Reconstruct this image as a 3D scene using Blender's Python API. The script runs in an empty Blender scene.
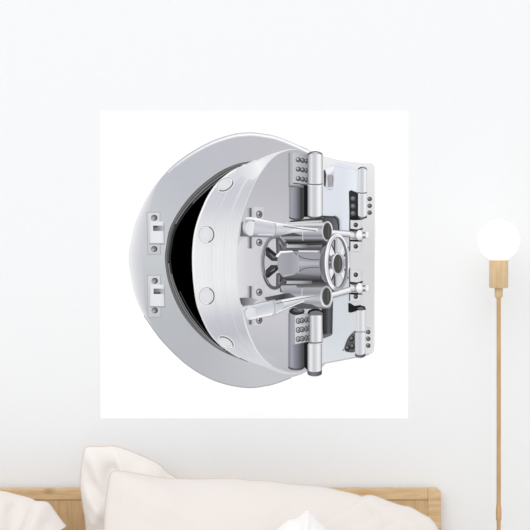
# Bedroom wall with a printed wall decal, an oak bed with pillows and a slim wooden lamp.
import bpy, bmesh, math, random
from mathutils import Vector, Matrix, noise

random.seed(7)
COL = bpy.context.scene.collection
S = 0.0025            # metres per photo pixel at the wall
D = 3.5               # camera distance from the wall
CZ = 1.505            # camera height
FLOOR_Z = 0.0
MATTRESS_TOP = 0.60
KINK = 1.155           # brightness of a white sheet of albedo 1 on this wall (used to choose ink densities)


def at(px, py, d):
    s = S * (D - d) / D
    return Vector(((px - 265) * s, -d, CZ - (py - 265) * s))


def px_of_z(z, d):
    return 265 + (CZ - z) / (S * (D - d) / D)


def lin(c):
    c /= 255.0
    return c / 12.92 if c <= 0.04045 else ((c + 0.055) / 1.055) ** 2.4


def rgb(c):
    if isinstance(c, (int, float)):
        c = (c, c + .4, c + 5) if 85 < c < 236 else (c, c, c + (1.5 if c > 40 else 0))
    return tuple(lin(v) for v in c)


# ------------------------------------------------------------------ materials
def new_mat(name):
    m = bpy.data.materials.new(name)
    m.use_nodes = True
    nt = m.node_tree
    nt.nodes.clear()
    out = nt.nodes.new('ShaderNodeOutputMaterial')
    return m, nt, out


def principled(nt, out, rough=0.6, spec=0.3):
    b = nt.nodes.new('ShaderNodeBsdfPrincipled')
    b.inputs['Roughness'].default_value = rough
    b.inputs['Specular IOR Level'].default_value = spec
    nt.links.new(b.outputs[0], out.inputs[0])
    return b


def plaster_mat():
    m, nt, out = new_mat('matte_white_plaster')
    b = principled(nt, out, 0.9, 0.1)
    tc = nt.nodes.new('ShaderNodeTexCoord')
    n = nt.nodes.new('ShaderNodeTexNoise'); n.inputs['Scale'].default_value = 90; n.inputs['Detail'].default_value = 4
    r = nt.nodes.new('ShaderNodeValToRGB')
    r.color_ramp.elements[0].position = .3; r.color_ramp.elements[0].color = (.800, .806, .813, 1)
    r.color_ramp.elements[1].position = .7; r.color_ramp.elements[1].color = (.810, .816, .823, 1)
    bp = nt.nodes.new('ShaderNodeBump'); bp.inputs['Strength'].default_value = .03; bp.inputs['Distance'].default_value = .002
    nt.links.new(tc.outputs['Object'], n.inputs['Vector']); nt.links.new(n.outputs['Fac'], r.inputs['Fac'])
    nt.links.new(r.outputs['Color'], b.inputs['Base Color']); nt.links.new(n.outputs['Fac'], bp.inputs['Height'])
    nt.links.new(bp.outputs[0], b.inputs['Normal'])
    return m


def wood_mat(name, light, dark, scale=(3, 40, 40), knots=0.0, rough=.5):
    m, nt, out = new_mat(name)
    b = principled(nt, out, rough, .25)
    tc = nt.nodes.new('ShaderNodeTexCoord')
    mp = nt.nodes.new('ShaderNodeMapping'); mp.inputs['Scale'].default_value = scale
    n1 = nt.nodes.new('ShaderNodeTexNoise'); n1.inputs['Scale'].default_value = 1.6; n1.inputs['Detail'].default_value = 6
    n1.inputs['Distortion'].default_value = .7
    n2 = nt.nodes.new('ShaderNodeTexNoise'); n2.inputs['Scale'].default_value = 6; n2.inputs['Detail'].default_value = 5
    mx = nt.nodes.new('ShaderNodeMath'); mx.operation = 'MULTIPLY_ADD'
    mx.inputs[1].default_value = .55
    m2 = nt.nodes.new('ShaderNodeMath'); m2.operation = 'MULTIPLY'; m2.inputs[1].default_value = .45
    r = nt.nodes.new('ShaderNodeValToRGB')
    r.color_ramp.elements[0].position = .33; r.color_ramp.elements[0].color = (*rgb(dark), 1)
    r.color_ramp.elements[1].position = .62; r.color_ramp.elements[1].color = (*rgb(light), 1)
    L = nt.links.new
    L(tc.outputs['Object'], mp.inputs['Vector']); L(mp.outputs[0], n1.inputs['Vector']); L(mp.outputs[0], n2.inputs['Vector'])
    L(n2.outputs['Fac'], m2.inputs[0]); L(n1.outputs['Fac'], mx.inputs[0]); L(m2.outputs[0], mx.inputs[2])
    L(mx.outputs[0], r.inputs['Fac'])
    col = r.outputs['Color']
    if knots:
        v = nt.nodes.new('ShaderNodeTexVoronoi'); v.inputs['Scale'].default_value = 7.5
        kr = nt.nodes.new('ShaderNodeValToRGB')
        kr.color_ramp.elements[0].position = .03; kr.color_ramp.elements[0].color = (.45, .38, .33, 1)
        kr.color_ramp.elements[1].position = .16; kr.color_ramp.elements[1].color = (1, 1, 1, 1)
        mm = nt.nodes.new('ShaderNodeMix'); mm.data_type = 'RGBA'; mm.blend_type = 'MULTIPLY'
        mm.inputs['Factor'].default_value = knots
        L(tc.outputs['Object'], v.inputs['Vector']); L(v.outputs['Distance'], kr.inputs['Fac'])
        L(col, mm.inputs['A']); L(kr.outputs['Color'], mm.inputs['B'])
        col = mm.outputs['Result']
    L(col, b.inputs['Base Color'])
    bp = nt.nodes.new('ShaderNodeBump'); bp.inputs['Strength'].default_value = .08; bp.inputs['Distance'].default_value = .001
    L(mx.outputs[0], bp.inputs['Height']); L(bp.outputs[0], b.inputs['Normal'])
    return m


def fabric_mat(name, col):
    m, nt, out = new_mat(name)
    b = principled(nt, out, .95, .1)
    b.inputs['Sheen Weight'].default_value = .05
    tc = nt.nodes.new('ShaderNodeTexCoord')
    n = nt.nodes.new('ShaderNodeTexNoise'); n.inputs['Scale'].default_value = 900; n.inputs['Detail'].default_value = 2
    r = nt.nodes.new('ShaderNodeValToRGB')
    r.color_ramp.elements[0].color = (*[c * .985 for c in col], 1); r.color_ramp.elements[1].color = (*[min(1, c * 1.01) for c in col], 1)
    bp = nt.nodes.new('ShaderNodeBump'); bp.inputs['Strength'].default_value = .05; bp.inputs['Distance'].default_value = .0005
    L = nt.links.new
    L(tc.outputs['Object'], n.inputs['Vector']); L(n.outputs['Fac'], r.inputs['Fac']); L(r.outputs['Color'], b.inputs['Base Color'])
    L(n.outputs['Fac'], bp.inputs['Height']); L(bp.outputs[0], b.inputs['Normal'])
    return m


# inks of the printed decal: flat, linear and radial blends as in a printed illustration (decal coordinates, metres)
_inks = {}


def ink_col(c):
    return (*[min(.92, v / KINK) for v in rgb(c)], 1)


def loc(px, py):
    return (px - 254.3) * S, -(py - 264.8) * S


def ink(fill):
    key = repr(fill)
    if key in _inks:
        return _inks[key]
    m, nt, out = new_mat('printed_ink')
    d = nt.nodes.new('ShaderNodeBsdfDiffuse')
    L = nt.links.new
    L(d.outputs[0], out.inputs[0])
    if not (isinstance(fill, tuple) and isinstance(fill[0], str)):
        d.inputs[0].default_value = ink_col(fill)
    else:
        kind = fill[0]
        tc = nt.nodes.new('ShaderNodeTexCoord')
        r = nt.nodes.new('ShaderNodeValToRGB')
        if kind == 'lin':
            _, p0, p1, stops = fill
            a = loc(*p0); b = loc(*p1)
            dx, dz = b[0] - a[0], b[1] - a[1]
            q = dx * dx + dz * dz
            dp = nt.nodes.new('ShaderNodeVectorMath'); dp.operation = 'DOT_PRODUCT'
            dp.inputs[1].default_value = (dx / q, 0, dz / q)
            ad = nt.nodes.new('ShaderNodeMath'); ad.operation = 'ADD'
            ad.inputs[1].default_value = -(a[0] * dx + a[1] * dz) / q
            L(tc.outputs['Object'], dp.inputs[0]); L(dp.outputs['Value'], ad.inputs[0]); L(ad.outputs[0], r.inputs['Fac'])
        elif kind == 'ang':  # tone runs round a centre, starting and ending at its right
            _, c, stops = fill
            a = loc(*c)
            sp = nt.nodes.new('ShaderNodeSeparateXYZ')
            u = nt.nodes.new('ShaderNodeMath'); u.operation = 'SUBTRACT'; u.inputs[0].default_value = a[0]
            v = nt.nodes.new('ShaderNodeMath'); v.operation = 'SUBTRACT'; v.inputs[1].default_value = a[1]
            t = nt.nodes.new('ShaderNodeMath'); t.operation = 'ARCTAN2'
            q = nt.nodes.new('ShaderNodeMath'); q.operation = 'MULTIPLY_ADD'; q.inputs[1].default_value = .5 / math.pi; q.inputs[2].default_value = .5
            L(tc.outputs['Object'], sp.inputs[0]); L(sp.outputs['X'], u.inputs[1]); L(sp.outputs['Z'], v.inputs[0])
            L(v.outputs[0], t.inputs[0]); L(u.outputs[0], t.inputs[1]); L(t.outputs[0], q.inputs[0]); L(q.outputs[0], r.inputs['Fac'])
        else:  # radial: ('rad', centre, rx, ry, stops)
            _, c, rx, ry, stops = fill
            a = loc(*c)
            mp = nt.nodes.new('ShaderNodeMapping')
            mp.inputs['Scale'].default_value = (1 / (rx * S), 0, 1 / (ry * S))
            mp.inputs['Location'].default_value = (-a[0] / (rx * S), 0, -a[1] / (ry * S))
            ln = nt.nodes.new('ShaderNodeVectorMath'); ln.operation = 'LENGTH'
            L(tc.outputs['Object'], mp.inputs['Vector']); L(mp.outputs[0], ln.inputs[0]); L(ln.outputs['Value'], r.inputs['Fac'])
        els = r.color_ramp.elements
        while len(els) < len(stops):
            els.new(.5)
        for e, (t, c) in zip(els, stops):
            e.position = t
        for e, (t, c) in zip(els, stops):
            e.color = ink_col(c)
        L(r.outputs['Color'], d.inputs[0])
    _inks[key] = m
    return m


# ------------------------------------------------------------------ objects
def link(name, bm, mats, parent=None, smooth=False, keep=True):
    me = bpy.data.meshes.new(name)
    if keep:
        bmesh.ops.recalc_face_normals(bm, faces=bm.faces)
    bm.to_mesh(me); bm.free()
    for m in (mats if isinstance(mats, (list, tuple)) else [mats]):
        me.materials.append(m)
    if smooth:
        for p in me.polygons:
            p.use_smooth = True
    o = bpy.data.objects.new(name, me)
    COL.objects.link(o)
    if parent:
        o.parent = parent
    return o


def empty(name, pos):
    o = bpy.data.objects.new(name, None)
    o.location = pos
    COL.objects.link(o)
    return o


def tag(o, label, cat, group=None):
    o['label'] = label; o['category'] = cat
    if group:
        o['group'] = group
    return o


def box(bm, x0, x1, y0, y1, z0, z1, bev=0.0, seg=3):
    r = bmesh.ops.create_cube(bm, size=1)
    for v in r['verts']:
        v.co = Vector(((x0 + x1) / 2 + v.co.x * (x1 - x0), (y0 + y1) / 2 + v.co.y * (y1 - y0), (z0 + z1) / 2 + v.co.z * (z1 - z0)))
    if bev:
        es = {e for v in r['verts'] for e in v.link_edges}
        bmesh.ops.bevel(bm, geom=list(es), offset=bev, segments=seg, affect='EDGES', profile=.5)


def lathe(bm, prof, cx=0, cy=0, n=48):
    rings = []
    for r, z in prof:
        if r < 1e-6:
            rings.append([bm.verts.new((cx, cy, z))])
        else:
            rings.append([bm.verts.new((cx + r * math.cos(2 * math.pi * i / n), cy + r * math.sin(2 * math.pi * i / n), z)) for i in range(n)])
    for a, b in zip(rings, rings[1:]):
        for i in range(n):
            j = (i + 1) % n
            if len(a) == 1 and len(b) == 1:
                continue
            if len(a) == 1:
                bm.faces.new((a[0], b[i], b[j]))
            elif len(b) == 1:
                bm.faces.new((a[i], a[j], b[0]))
            else:
                bm.faces.new((a[i], a[j], b[j], b[i]))


# ------------------------------------------------------------------ the setting
bm = bmesh.new(); box(bm, -3, 3, 0, .12, 0, 2.7)
o = link('wall_back', bm, plaster_mat()); o['kind'] = 'structure'
bm = bmesh.new(); box(bm, -3, 3, -4.6, 0, -.1, 0)
o = link('floor', bm, wood_mat('whitewashed_oak_floor', (224, 220, 214), (210, 204, 197), (2, 25, 25))); o['kind'] = 'structure'
bm = bmesh.new(); box(bm, -3, 3, -.015, 0, 0, .09, .003)
o = link('baseboard_back', bm, plaster_mat()); o['kind'] = 'structure'

# ------------------------------------------------------------------ the wall decal
LAYER = [0]


class Print:
    """Shapes of one printed part, collected into one mesh; later shapes are printed over earlier ones."""

    def __init__(self):
        self.bm = bmesh.new(); self.mats = []

    def idx(self, fill):
        m = ink(fill)
        if m not in self.mats:
            self.mats.append(m)
        return self.mats.index(m)

    def z(self):
        LAYER[0] += 1
        return -(0.0006 + LAYER[0] * 4e-6)

    def poly(self, pts, fill):
        y = self.z()
        vs = []
        for p in pts:
            x, z = loc(*p)
            vs.append(self.bm.verts.new((x, y, z)))
        f = self.bm.faces.new(vs)
        f.material_index = self.idx(fill)

    def strip(self, a, b, fill, closed=False):
        y = self.z(); k = self.idx(fill)
        va = [self.bm.verts.new((loc(*p)[0], y, loc(*p)[1])) for p in a]
        vb = [self.bm.verts.new((loc(*p)[0], y, loc(*p)[1])) for p in b]
        n = len(a)
        for i in range(n if closed else n - 1):
            j = (i + 1) % n
            f = self.bm.faces.new((va[i], va[j], vb[j], vb[i])); f.material_index = k

    def stroke(self, pts, w, fill, w1=None, closed=False):
        a, b = [], []
        n = len(pts)
        for i, p in enumerate(pts):
            if closed:
                q0, q1 = pts[i - 1], pts[(i + 1) % n]
            else:
                q0, q1 = pts[max(0, i - 1)], pts[min(n - 1, i + 1)]
            dx, dy = q1[0] - q0[0], q1[1] - q0[1]
            l = math.hypot(dx, dy) or 1
            ww = (w if w1 is None else w + (w1 - w) * i / (n - 1)) / 2
            a.append((p[0] - dy / l * ww, p[1] + dx / l * ww)); b.append((p[0] + dy / l * ww, p[1] - dx / l * ww))
        self.strip(a, b, fill, closed)

    def rect(self, x0, y0, x1, y1, fill):
        self.poly([(x0, y0), (x1, y0), (x1, y1), (x0, y1)], fill)

    def ell(self, cx, cy, rx, ry, fill, rot=0, n=40):
        self.poly(ell(cx, cy, rx, ry, rot, n=n), fill)

    def ring(self, cx, cy, rx, ry, rx2, ry2, fill, dx=0, dy=0, n=64):
        self.strip(ell(cx, cy, rx, ry, n=n), ell(cx + dx, cy + dy, rx2, ry2, n=n), fill, True)

    def dome(self, x, y, r, edge=70, body=125, hi=205, sx=1.0):
        self.ell(x, y, r * sx, r, edge, n=20)
        self.ell(x - .12 * r, y - .12 * r, r * .72 * sx, r * .72, body, n=16)
        self.ell(x - .3 * r, y - .32 * r, r * .33 * sx, r * .33, hi, n=12)

    def done(self, name, parent):
        return link(name, self.bm, self.mats, parent, keep=True)


def ell(cx, cy, rx, ry, rot=0, a0=0, a1=360, n=40):
    out = []
    full = abs(a1 - a0) >= 360
    c, s = math.cos(math.radians(rot)), math.sin(math.radians(rot))
    for i in range(n):
        t = math.radians(a0 + (a1 - a0) * i / (n if full else n - 1))
        x, y = rx * math.cos(t), ry * math.sin(t)
        out.append((cx + x * c - y * s, cy + x * s + y * c))
    return out


def spline(pts, k=8, closed=False):
    out = []
    n = len(pts)
    for i in range(n if closed else n - 1):
        if closed:
            p0, p1, p2, p3 = pts[i - 1], pts[i], pts[(i + 1) % n], pts[(i + 2) % n]
        else:
            p1, p2 = pts[i], pts[i + 1]
            p0 = pts[i - 1] if i else (2 * p1[0] - p2[0], 2 * p1[1] - p2[1])
            p3 = pts[i + 2] if i + 2 < n else (2 * p2[0] - p1[0], 2 * p2[1] - p1[1])
        for j in range(k):
            t = j / k
            out.append(tuple(.5 * (2 * p1[c] + (p2[c] - p0[c]) * t + (2 * p0[c] - 5 * p1[c] + 4 * p2[c] - p3[c]) * t * t
                                   + (3 * p1[c] - p0[c] - 3 * p2[c] + p3[c]) * t ** 3) for c in (0, 1)))
    if not closed:
        out.append(pts[-1])
    return out


def lg(p0, p1, *stops):
    return ('lin', p0, p1, tuple(stops))


def rg(c, rx, ry, *stops):
    return ('rad', c, rx, ry, tuple(stops))


def mix(a, b, t):
    return tuple((1 - t) * u + t * v for u, v in zip(a, b))


# the sheet
bm = bmesh.new()
x0, z1 = loc(100.5, 111); x1, z0 = loc(408.1, 418.6)
box(bm, x0, x1, -.0005, -.0001, z0, z1)
m, nt, out = new_mat('white_vinyl_sheet'); b = principled(nt, out, .7, .05); b.inputs['Base Color'].default_value = (.95, .95, .95, 1)
decal = link('wall_decal', bm, m)
decal.location = at(254.3, 264.8, 0)
tag(decal, 'square white wall decal printed with an open round steel vault door', 'wall decal')

# --- round frame of the vault, printed
P = Print()
RIM = [(128.6, 260), (130.8, 242), (135.5, 222.5), (142.8, 205.7), (148, 196), (154.6, 186), (163, 175.8), (172.8, 166), (183, 157.8), (194, 150.6), (206, 144),
       (219, 138.4), (233.6, 134.2), (243, 133), (252, 132.6), (263, 133.9), (276, 136.5), (293.6, 143.4), (311, 151.6), (330, 175), (338, 262), (330, 355),
       (306, 371.9), (291, 377.7), (275, 383.6), (264, 386), (251, 387.6), (236, 386.2), (219.8, 382.3), (206, 376.5), (192.6, 368.7), (180, 358.8),
       (168.5, 347.5), (158, 335.6), (144, 315.5), (136.5, 300), (132, 284)]
rim = spline(RIM, 6, True)
P.poly(rim, ('ang', (250, 261), ((.1, (203, 204, 210)), (.24, (201, 202, 207)), (.33, (186, 188, 194)), (.40, (187, 190, 194)), (.46, (194, 197, 201)), (.52, (202, 204, 208)),
                                (.58, (196, 199, 204)), (.64, (190, 192, 199)), (.7, (191, 192, 200)), (.77, (193, 192, 197)), (.86, (201, 199, 202)))))
# bevelled left edge
BV = spline([(158, 335.6), (144, 315.5), (136.5, 300), (132, 284), (128.8, 260), (131, 242), (135.7, 222.5), (143, 205.7), (151, 191.5), (161, 178.5)], 8)
for wd, tone in ((15, 205), (12, 209), (9.5, 214), (7, 220), (4.8, 227), (2.6, 236)):
    P.strip(BV, [(p[0] + (wd * .95) * math.sin(math.pi * i / (len(BV) - 1)) ** 1.3 + .02, p[1]) for i, p in enumerate(BV)], tone)
# bright upper lip with a fine grey line outside it
lip = spline(RIM[6:19], 6)
P.stroke(lip[2:], 1.0, 212)
P.stroke([(p[0] + .45, p[1] + 1.9) for p in lip[3:40]], .5, 250, 2.2)
P.stroke([(p[0] + .35, p[1] + 1.9) for p in lip[39:]], 2.2, 252, 2.2)
P.stroke([(p[0] + .55, p[1] + 3.3) for p in lip[8:70]], .9, 214)
P.stroke(spline([(144, 315.5), (158, 335.6), (168.5, 347.5), (180, 358.8), (192.6, 368.7), (206, 376.5), (219.8, 382.3), (236, 386.2), (251, 387.6), (264, 386), (275, 383.6), (291, 377.7)], 5), 1.0, 168)
frame = P.done('printed_vault_frame', decal)

# --- dark doorway
P = Print()
DW = spline([(256, 160.8), (250, 161.3), (235, 164.6), (217, 173.3), (196, 190.2), (181, 208), (170.3, 227), (166.4, 244), (165, 261), (169, 284), (180.6, 311),
             (198.2, 333.4), (219, 349.4), (247.5, 361.4)], 8)
P.poly(DW + spline([(247.5, 361.4), (232, 352), (212, 325), (200, 262), (212, 195), (240, 166), (256, 160.8)], 6)[1:-1], (88, 89, 87))


def inset(k, f0=0., f1=1.):
    out = []
    n = len(DW)
    for i in range(n):
        p = DW[i]
        q0, q1 = DW[max(0, i - 1)], DW[min(n - 1, i + 1)]
        dx, dy = q1[0] - q0[0], q1[1] - q0[1]
        l = math.hypot(dx, dy)
        w = k * min(1, 1.25 * math.sin(math.pi * i / (n - 1)) ** .75)
        out.append((p[0] + dy / l * w * -1 * -1, p[1] - dx / l * w * -1 * -1) if False else (p[0] - (-dy) / l * -w, p[1] - dx / l * w))
    a, b = int(f0 * n), int(f1 * n)
    return out[a:b]


def insetc(k, f0=0., f1=1.):
    # offset towards the doorway's middle
    out = []
    n = len(DW)
    for i, p in enumerate(DW):
        q0, q1 = DW[max(0, i - 1)], DW[min(n - 1, i + 1)]
        dx, dy = q1[0] - q0[0], q1[1] - q0[1]
        l = math.hypot(dx, dy)
        nx, ny = -dy / l, dx / l
        if nx * (262 - p[0]) + ny * (261 - p[1]) < 0:
            nx, ny = -nx, -ny
        w = k * min(1, .25 + 1.2 * math.sin(math.pi * min(max((i - 3) / (n - 9), 0), 1))) * (1 + .4 * min(1, abs(p[1] - 261) / 70) ** 2)
        out.append((p[0] + nx * w, p[1] + ny * w))
    return out[int(f0 * n):int(f1 * n)]


P.stroke(insetc(1.2), 1.7, (112, 112, 110))
INNER = [(232, 352), (212, 325), (200, 262), (212, 195), (240, 166)]
P.poly(insetc(2.9) + INNER, 44)
P.stroke(insetc(3.3, .02, .45), .9, 138)
P.stroke(insetc(3.4, .45, .62), .9, 84)
P.stroke(insetc(3.4, .62, .95), 1.0, 140)
P.stroke(insetc(4.9, .03, .36), .9, 112)
P.stroke(insetc(4.9, .66, .94), 1.0, 124)
P.poly(insetc(5.9) + INNER, 0)
P.stroke(insetc(7.2, .72, .9), .7, 70)
doorway = P.done('printed_dark_doorway', decal)

# --- keeper brackets on the round frame
for k, (dx, dy, sh) in enumerate(((0, 0, 0), (.5, 63, .6))):
    P = Print()
    P.poly([(146.6 + dx, 212 + dy), (160.4 + dx, 211.8 + dy), (161 + dx, 254.6 + dy), (147.4 + dx, 255 + dy)], 176)
    P.poly([(147.4 + dx, 212.8 + dy), (159.6 + dx, 212.6 + dy), (160 + dx, 253.8 + dy), (148 + dx, 254 + dy)],
           lg((147, 215 + dy), (161, 252 + dy), (0, 216), (.5, 206), (1, 200)))
    for sy in (217.8, 249.0 - k * 1.6):
        P.ell(154.3 + dx, sy + dy, 3.2, 3.0, 84, n=20)
        P.ell(153.5 + dx, sy + dy + .3, 2.2, 2.3, 138, n=16)
        P.ell(153.0 + dx, sy + dy + .8, 1.1, 1.2, 180, n=12)
    P.poly([(148.8 + dx, 223 + dy), (164.4 + dx, 223.2 + dy), (164.6 + dx, 244.8 + dy), (149.2 + dx, 244.4 + dy)], 164)
    P.poly([(149.0 + dx, 221.4 + dy), (163.3 + dx, 221.6 + dy), (163.8 + dx, 243.2 + dy), (149.4 + dx, 243 + dy)],
           lg((149, 222), (163, 222), (0, 213), (.2, 230), (.8, 233), (1, 224)))
    P.poly([(153 + dx, 225.6 + dy), (163.4 + dx, 225.6 + dy), (163.5 + dx, 231 + dy), (153.2 + dx, 231 + dy)],
           lg((153, 225), (164, 225), (0, 104), (.5, 138), (1, 196)))
    P.poly([(153 + dx, 225.6 + dy), (158 + dx, 225.6 + dy), (157 + dx, 227.6 + dy), (153.2 + dx, 227.6 + dy)] if k == 0 else
           [(153 + dx, 229.4 + dy), (160 + dx, 229 + dy), (160 + dx, 231 + dy), (153.2 + dx, 231 + dy)], 78)
    P.done('printed_keeper_bracket', frame)

# --- the open round door
P = Print()
EL = spline([(256, 159.6), (250, 162), (243.4, 166), (230, 172.5), (217, 183), (208.2, 195), (202, 208), (197, 221.4), (193.8, 234.6), (192.4, 248), (192.1, 262), (193, 280), (195.4, 299), (198.8, 311.5),
             (206.8, 329.5), (215, 340.6), (225, 348.8), (236, 355.6), (246, 360.6)], 8)
FE = spline([(303, 150.8), (295, 149.8), (287, 150.8), (276.5, 155.4), (267, 164.5), (256.6, 180.5), (250, 195), (243.2, 213.5), (239.4, 229), (237.8, 245), (237.6, 262), (238.2, 280),
             (240.4, 298), (246.6, 327), (255.4, 347.6), (261.6, 356.7), (270, 364.6), (283, 371), (300, 373)], 8)
drum_poly = EL + spline([(246, 360.4), (256, 364), (270, 368.6), (283, 373.5), (300, 374)], 5)[1:] + FE[::-1] + spline([(303, 150.8), (292, 149.2), (279, 151.6), (262, 157.6), (256, 161)], 5)[1:-1]
def steel(g):
    return lg((215, 155), (240, 368), *[(t, (r + g, r + g + 1, min(255, r + g + b))) for t, r, b in (
        (0, 242, 4), (.07, 222, 6), (.17, 204, 9), (.24, 209, 8), (.33, 226, 4), (.44, 236, 2), (.6, 237, 2), (.69, 226, 4), (.77, 200, 9), (.84, 194, 9), (.91, 212, 7), (1, 220, 6))])


P.poly(drum_poly, steel(0))


def resample(pts, n):
    acc = [0]
    for p, q in zip(pts, pts[1:]):
        acc.append(acc[-1] + math.hypot(q[0] - p[0], q[1] - p[1]))
    out, j = [], 0
    for i in range(n):
        d = acc[-1] * i / (n - 1)
        while j < len(acc) - 2 and acc[j + 1] < d:
            j += 1
        out.append(mix(pts[j], pts[j + 1], (d - acc[j]) / max(1e-9, acc[j + 1] - acc[j])))
    return out


BE = resample(EL, 301)
BF = resample(spline([(284, 151.6), (276.5, 155.4), (267, 164.5), (256.6, 180.5), (250, 195), (243.2, 213.5), (239.4, 229), (237.8, 245), (237.6, 262), (238.2, 280),
                      (240.4, 298), (246.6, 327), (255.4, 347.6), (261.6, 356.7), (270, 364.6)], 8), 301)


def between(t, a0=.0, a1=1.):
    n = 60
    out = []
    for i in range(n + 1):
        u = a0 + (a1 - a0) * i / n
        out.append(mix(BE[int(u * 300)], BF[int(u * 300)], t))
    return out


# fine brushed lines and panel seams along the band
rr = random.Random(3)
for k in range(40):
    t = .06 + .9 * k / 40 + rr.uniform(-.006, .006)
    a = rr.uniform(.02, .35); b_ = rr.uniform(.55, .97)
    seg = between(t, a, b_)
    g = rr.choice((-1, 1))
    P.stroke(seg, .7, steel(g * 2))
P.stroke(between(.03, .05, .97), 1.8, lg((215, 155), (240, 368), (0, 250), (.5, 247), (.8, 216), (1, 226)))
P.stroke(between(.42, .06, .95), .8, lg((215, 155), (240, 368), (0, 232), (.3, 216), (.6, 231), (.8, 197), (1, 207)))
P.stroke(between(.70, .06, .95), .7, lg((215, 155), (240, 368), (0, 232), (.3, 219), (.6, 233), (.8, 199), (1, 207)))
P.stroke(between(.735, .06, .95), .8, lg((215, 155), (240, 368), (0, 240), (.3, 226), (.6, 243), (.8, 209), (1, 216)))
# bright top of the band
P.poly(spline([(236, 170), (252, 163.5), (271, 156), (284, 151), (276, 155.8), (267, 164.8), (260, 174), (251, 180)], 5, True), lg((237, 172), (275, 158), (0, (216, 217, 223)), (.3, (228, 229, 233)), (.55, 244), (1, (225, 229, 234))))
P.stroke(between(.98, .04, .98), .8, lg((260, 150), (250, 368), (0, 226), (.25, 226), (.5, 228), (.75, 222), (.85, 232), (1, 226)))
# flat face of the door
face = FE[6:] + [(306, 371.5), (322, 363.6), (335, 355), (340, 300), (340, 170), (322, 157), (312, 154)]
P.poly(face, lg((300, 150), (262, 372), (0, (183, 183, 190)), (.2, (189, 189, 195)), (.42, (203, 202, 208)), (.58, (209, 209, 214)), (.75, (203, 203, 209)), (.9, (193, 194, 201)), (1, (204, 206, 212))))
P.poly(spline([(238.2, 245), (237.9, 262), (238.4, 280), (240.6, 297), (250, 290), (262, 270), (256, 248), (246, 238)], 4, True),
       lg((238, 262), (262, 262), (0, (222, 222, 226)), (.4, (213, 213, 217)), (1, (207, 206, 212))))
P.stroke(FE[98:130], .8, (232, 233, 237))
# lower right of the face, mirrored brightness
P.poly([(266, 360), (292, 345), (320, 340), (322, 363.6), (306, 371.4), (290, 372.6), (273, 365.8)], lg((275, 335), (312, 372), (0, (200, 201, 208)), (.6, (190, 191, 198)), (1, (202, 205, 211))))
P.stroke(spline([(266, 367.6), (279, 372.6), (292, 374.4), (306, 371.6)], 6), .6, (214, 216, 221))
# square back plate at the right
P.poly([(318, 154.5), (323, 156), (341, 160.5), (365, 163.2)] + ell(369.6, 168.6, 5.2, 5.4, a0=-85, a1=0, n=8) + [(375, 230), (374.4, 345)] + ell(369, 349, 5, 5.4, a0=10, a1=85, n=8)
       + [(358.6, 356.9), (323, 363.4), (320, 363.4)], lg((350, 160), (362, 358), (0, (236, 235, 237)), (.15, (229, 228, 230)), (.5, (216, 215, 217)), (.8, (219, 219, 221)), (1, (228, 229, 231))))
P.stroke([(374.2, 172), (374.9, 230), (374, 345)], 1.0, 236)
P.stroke([(324, 363.2), (340, 360.2), (358, 356.7), (369, 354.2)], 1.3, 196)
# glossy inner plate
P.poly([(323, 176)] + spline([(323.5, 172), (327, 167), (334, 164.5), (341, 163.2), (349, 166), (357, 170.2)], 5) + [(357.5, 190), (350, 192), (350, 318), (355, 340), (353, 356), (322, 362.2)],
       lg((336, 163), (338, 360), (0, (226, 229, 237)), (.25, (221, 226, 235)), (.34, (206, 211, 220)), (.45, (200, 204, 212)), (.7, (212, 218, 224)), (.85, (214, 220, 226)), (1, (223, 228, 233))))
P.poly([(340, 166), (349, 168), (356.5, 172), (356.5, 190), (349, 190), (348.5, 230), (342, 230)], lg((342, 180), (357, 180), (0, (222, 227, 236)), (1, (236, 240, 246))))
P.stroke([(350, 195), (349.8, 251)], 1.2, 62)
P.stroke([(349.7, 268), (349.5, 301)], 1.0, 72)
P.stroke([(335, 165.8), (349, 169.6)], .7, (214, 217, 226))
door = P.done('printed_round_door', decal)

# round bolt caps on the band
for cx, cy, rx, ry, rot in ((225, 184.6, 8.4, 5.4, -34), (206.3, 234.5, 7.2, 8.0, 0), (206.6, 296.2, 7.2, 8.2, 0), (225.4, 342.6, 8.2, 4.6, 32)):
    P = Print()
    P.ell(cx + .6, cy, rx + 1.5, ry + 1.5, 236, rot)
    P.ell(cx + .4, cy, rx + .7, ry + .7, 164, rot)
    P.ell(cx + .2, cy + .1, rx, ry, 248, rot)
    P.ell(cx - .2, cy, rx - .8, ry - .8, rg((cx - 1, cy), rx, ry, (0, 229), (.7, 225), (1, 217)), rot)
    a0, a1 = ((-70, 75) if abs(rot) < 5 else ((15, 165) if rot < 0 else (-165, -10)))
    P.stroke(ell(cx + .3, cy, rx - .2, ry - .2, rot, a0, a1, 20), 1.0, 104)
    P.done('printed_bolt_cap', door)


# strap plates with two bolts behind the left ends of the locking bars
def strap(y0, y1, b0, b1, low):
    P = Print()
    P.rect(254.5, y0 - 1, 264, y1 + 1, lg((254, 0), (264, 0), (0, (214, 213, 218)), (1, (204, 203, 208))))
    P.rect(247.6, y0, 249.4, y1, 176); P.rect(249.4, y0, 252.2, y1, lg((249, 0), (252.4, 0), (0, 92), (.5, 104), (.8, 150), (1, 190)))
    P.rect(252.2, y0, 254.4, y1, 204)
    if low:
        P.poly([(239.6, 298), (249, 297.4), (258, 299.5), (252, 305), (243, 306), (241, 304)], lg((240, 300), (256, 300), (0, 84), (.5, 140), (1, 180)))
    else:
        P.poly([(241.4, 222), (244.6, 224), (246, 231), (252, 236.4), (240, 236.6)], lg((240, 230), (252, 230), (0, 98), (1, 150)))
    for y in (b0, b1):
        P.ell(259.2, y, 3.3, 3.7, 96, n=20); P.ell(258.8, y + .1, 2.4, 2.8, 150, n=16)
        P.ell(259.6, y, 1.2, 1.5, 72, n=12); P.ell(258.2, y - 1, .9, 1.1, 205, n=12)
    P.done('printed_strap_plate', door)


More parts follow.
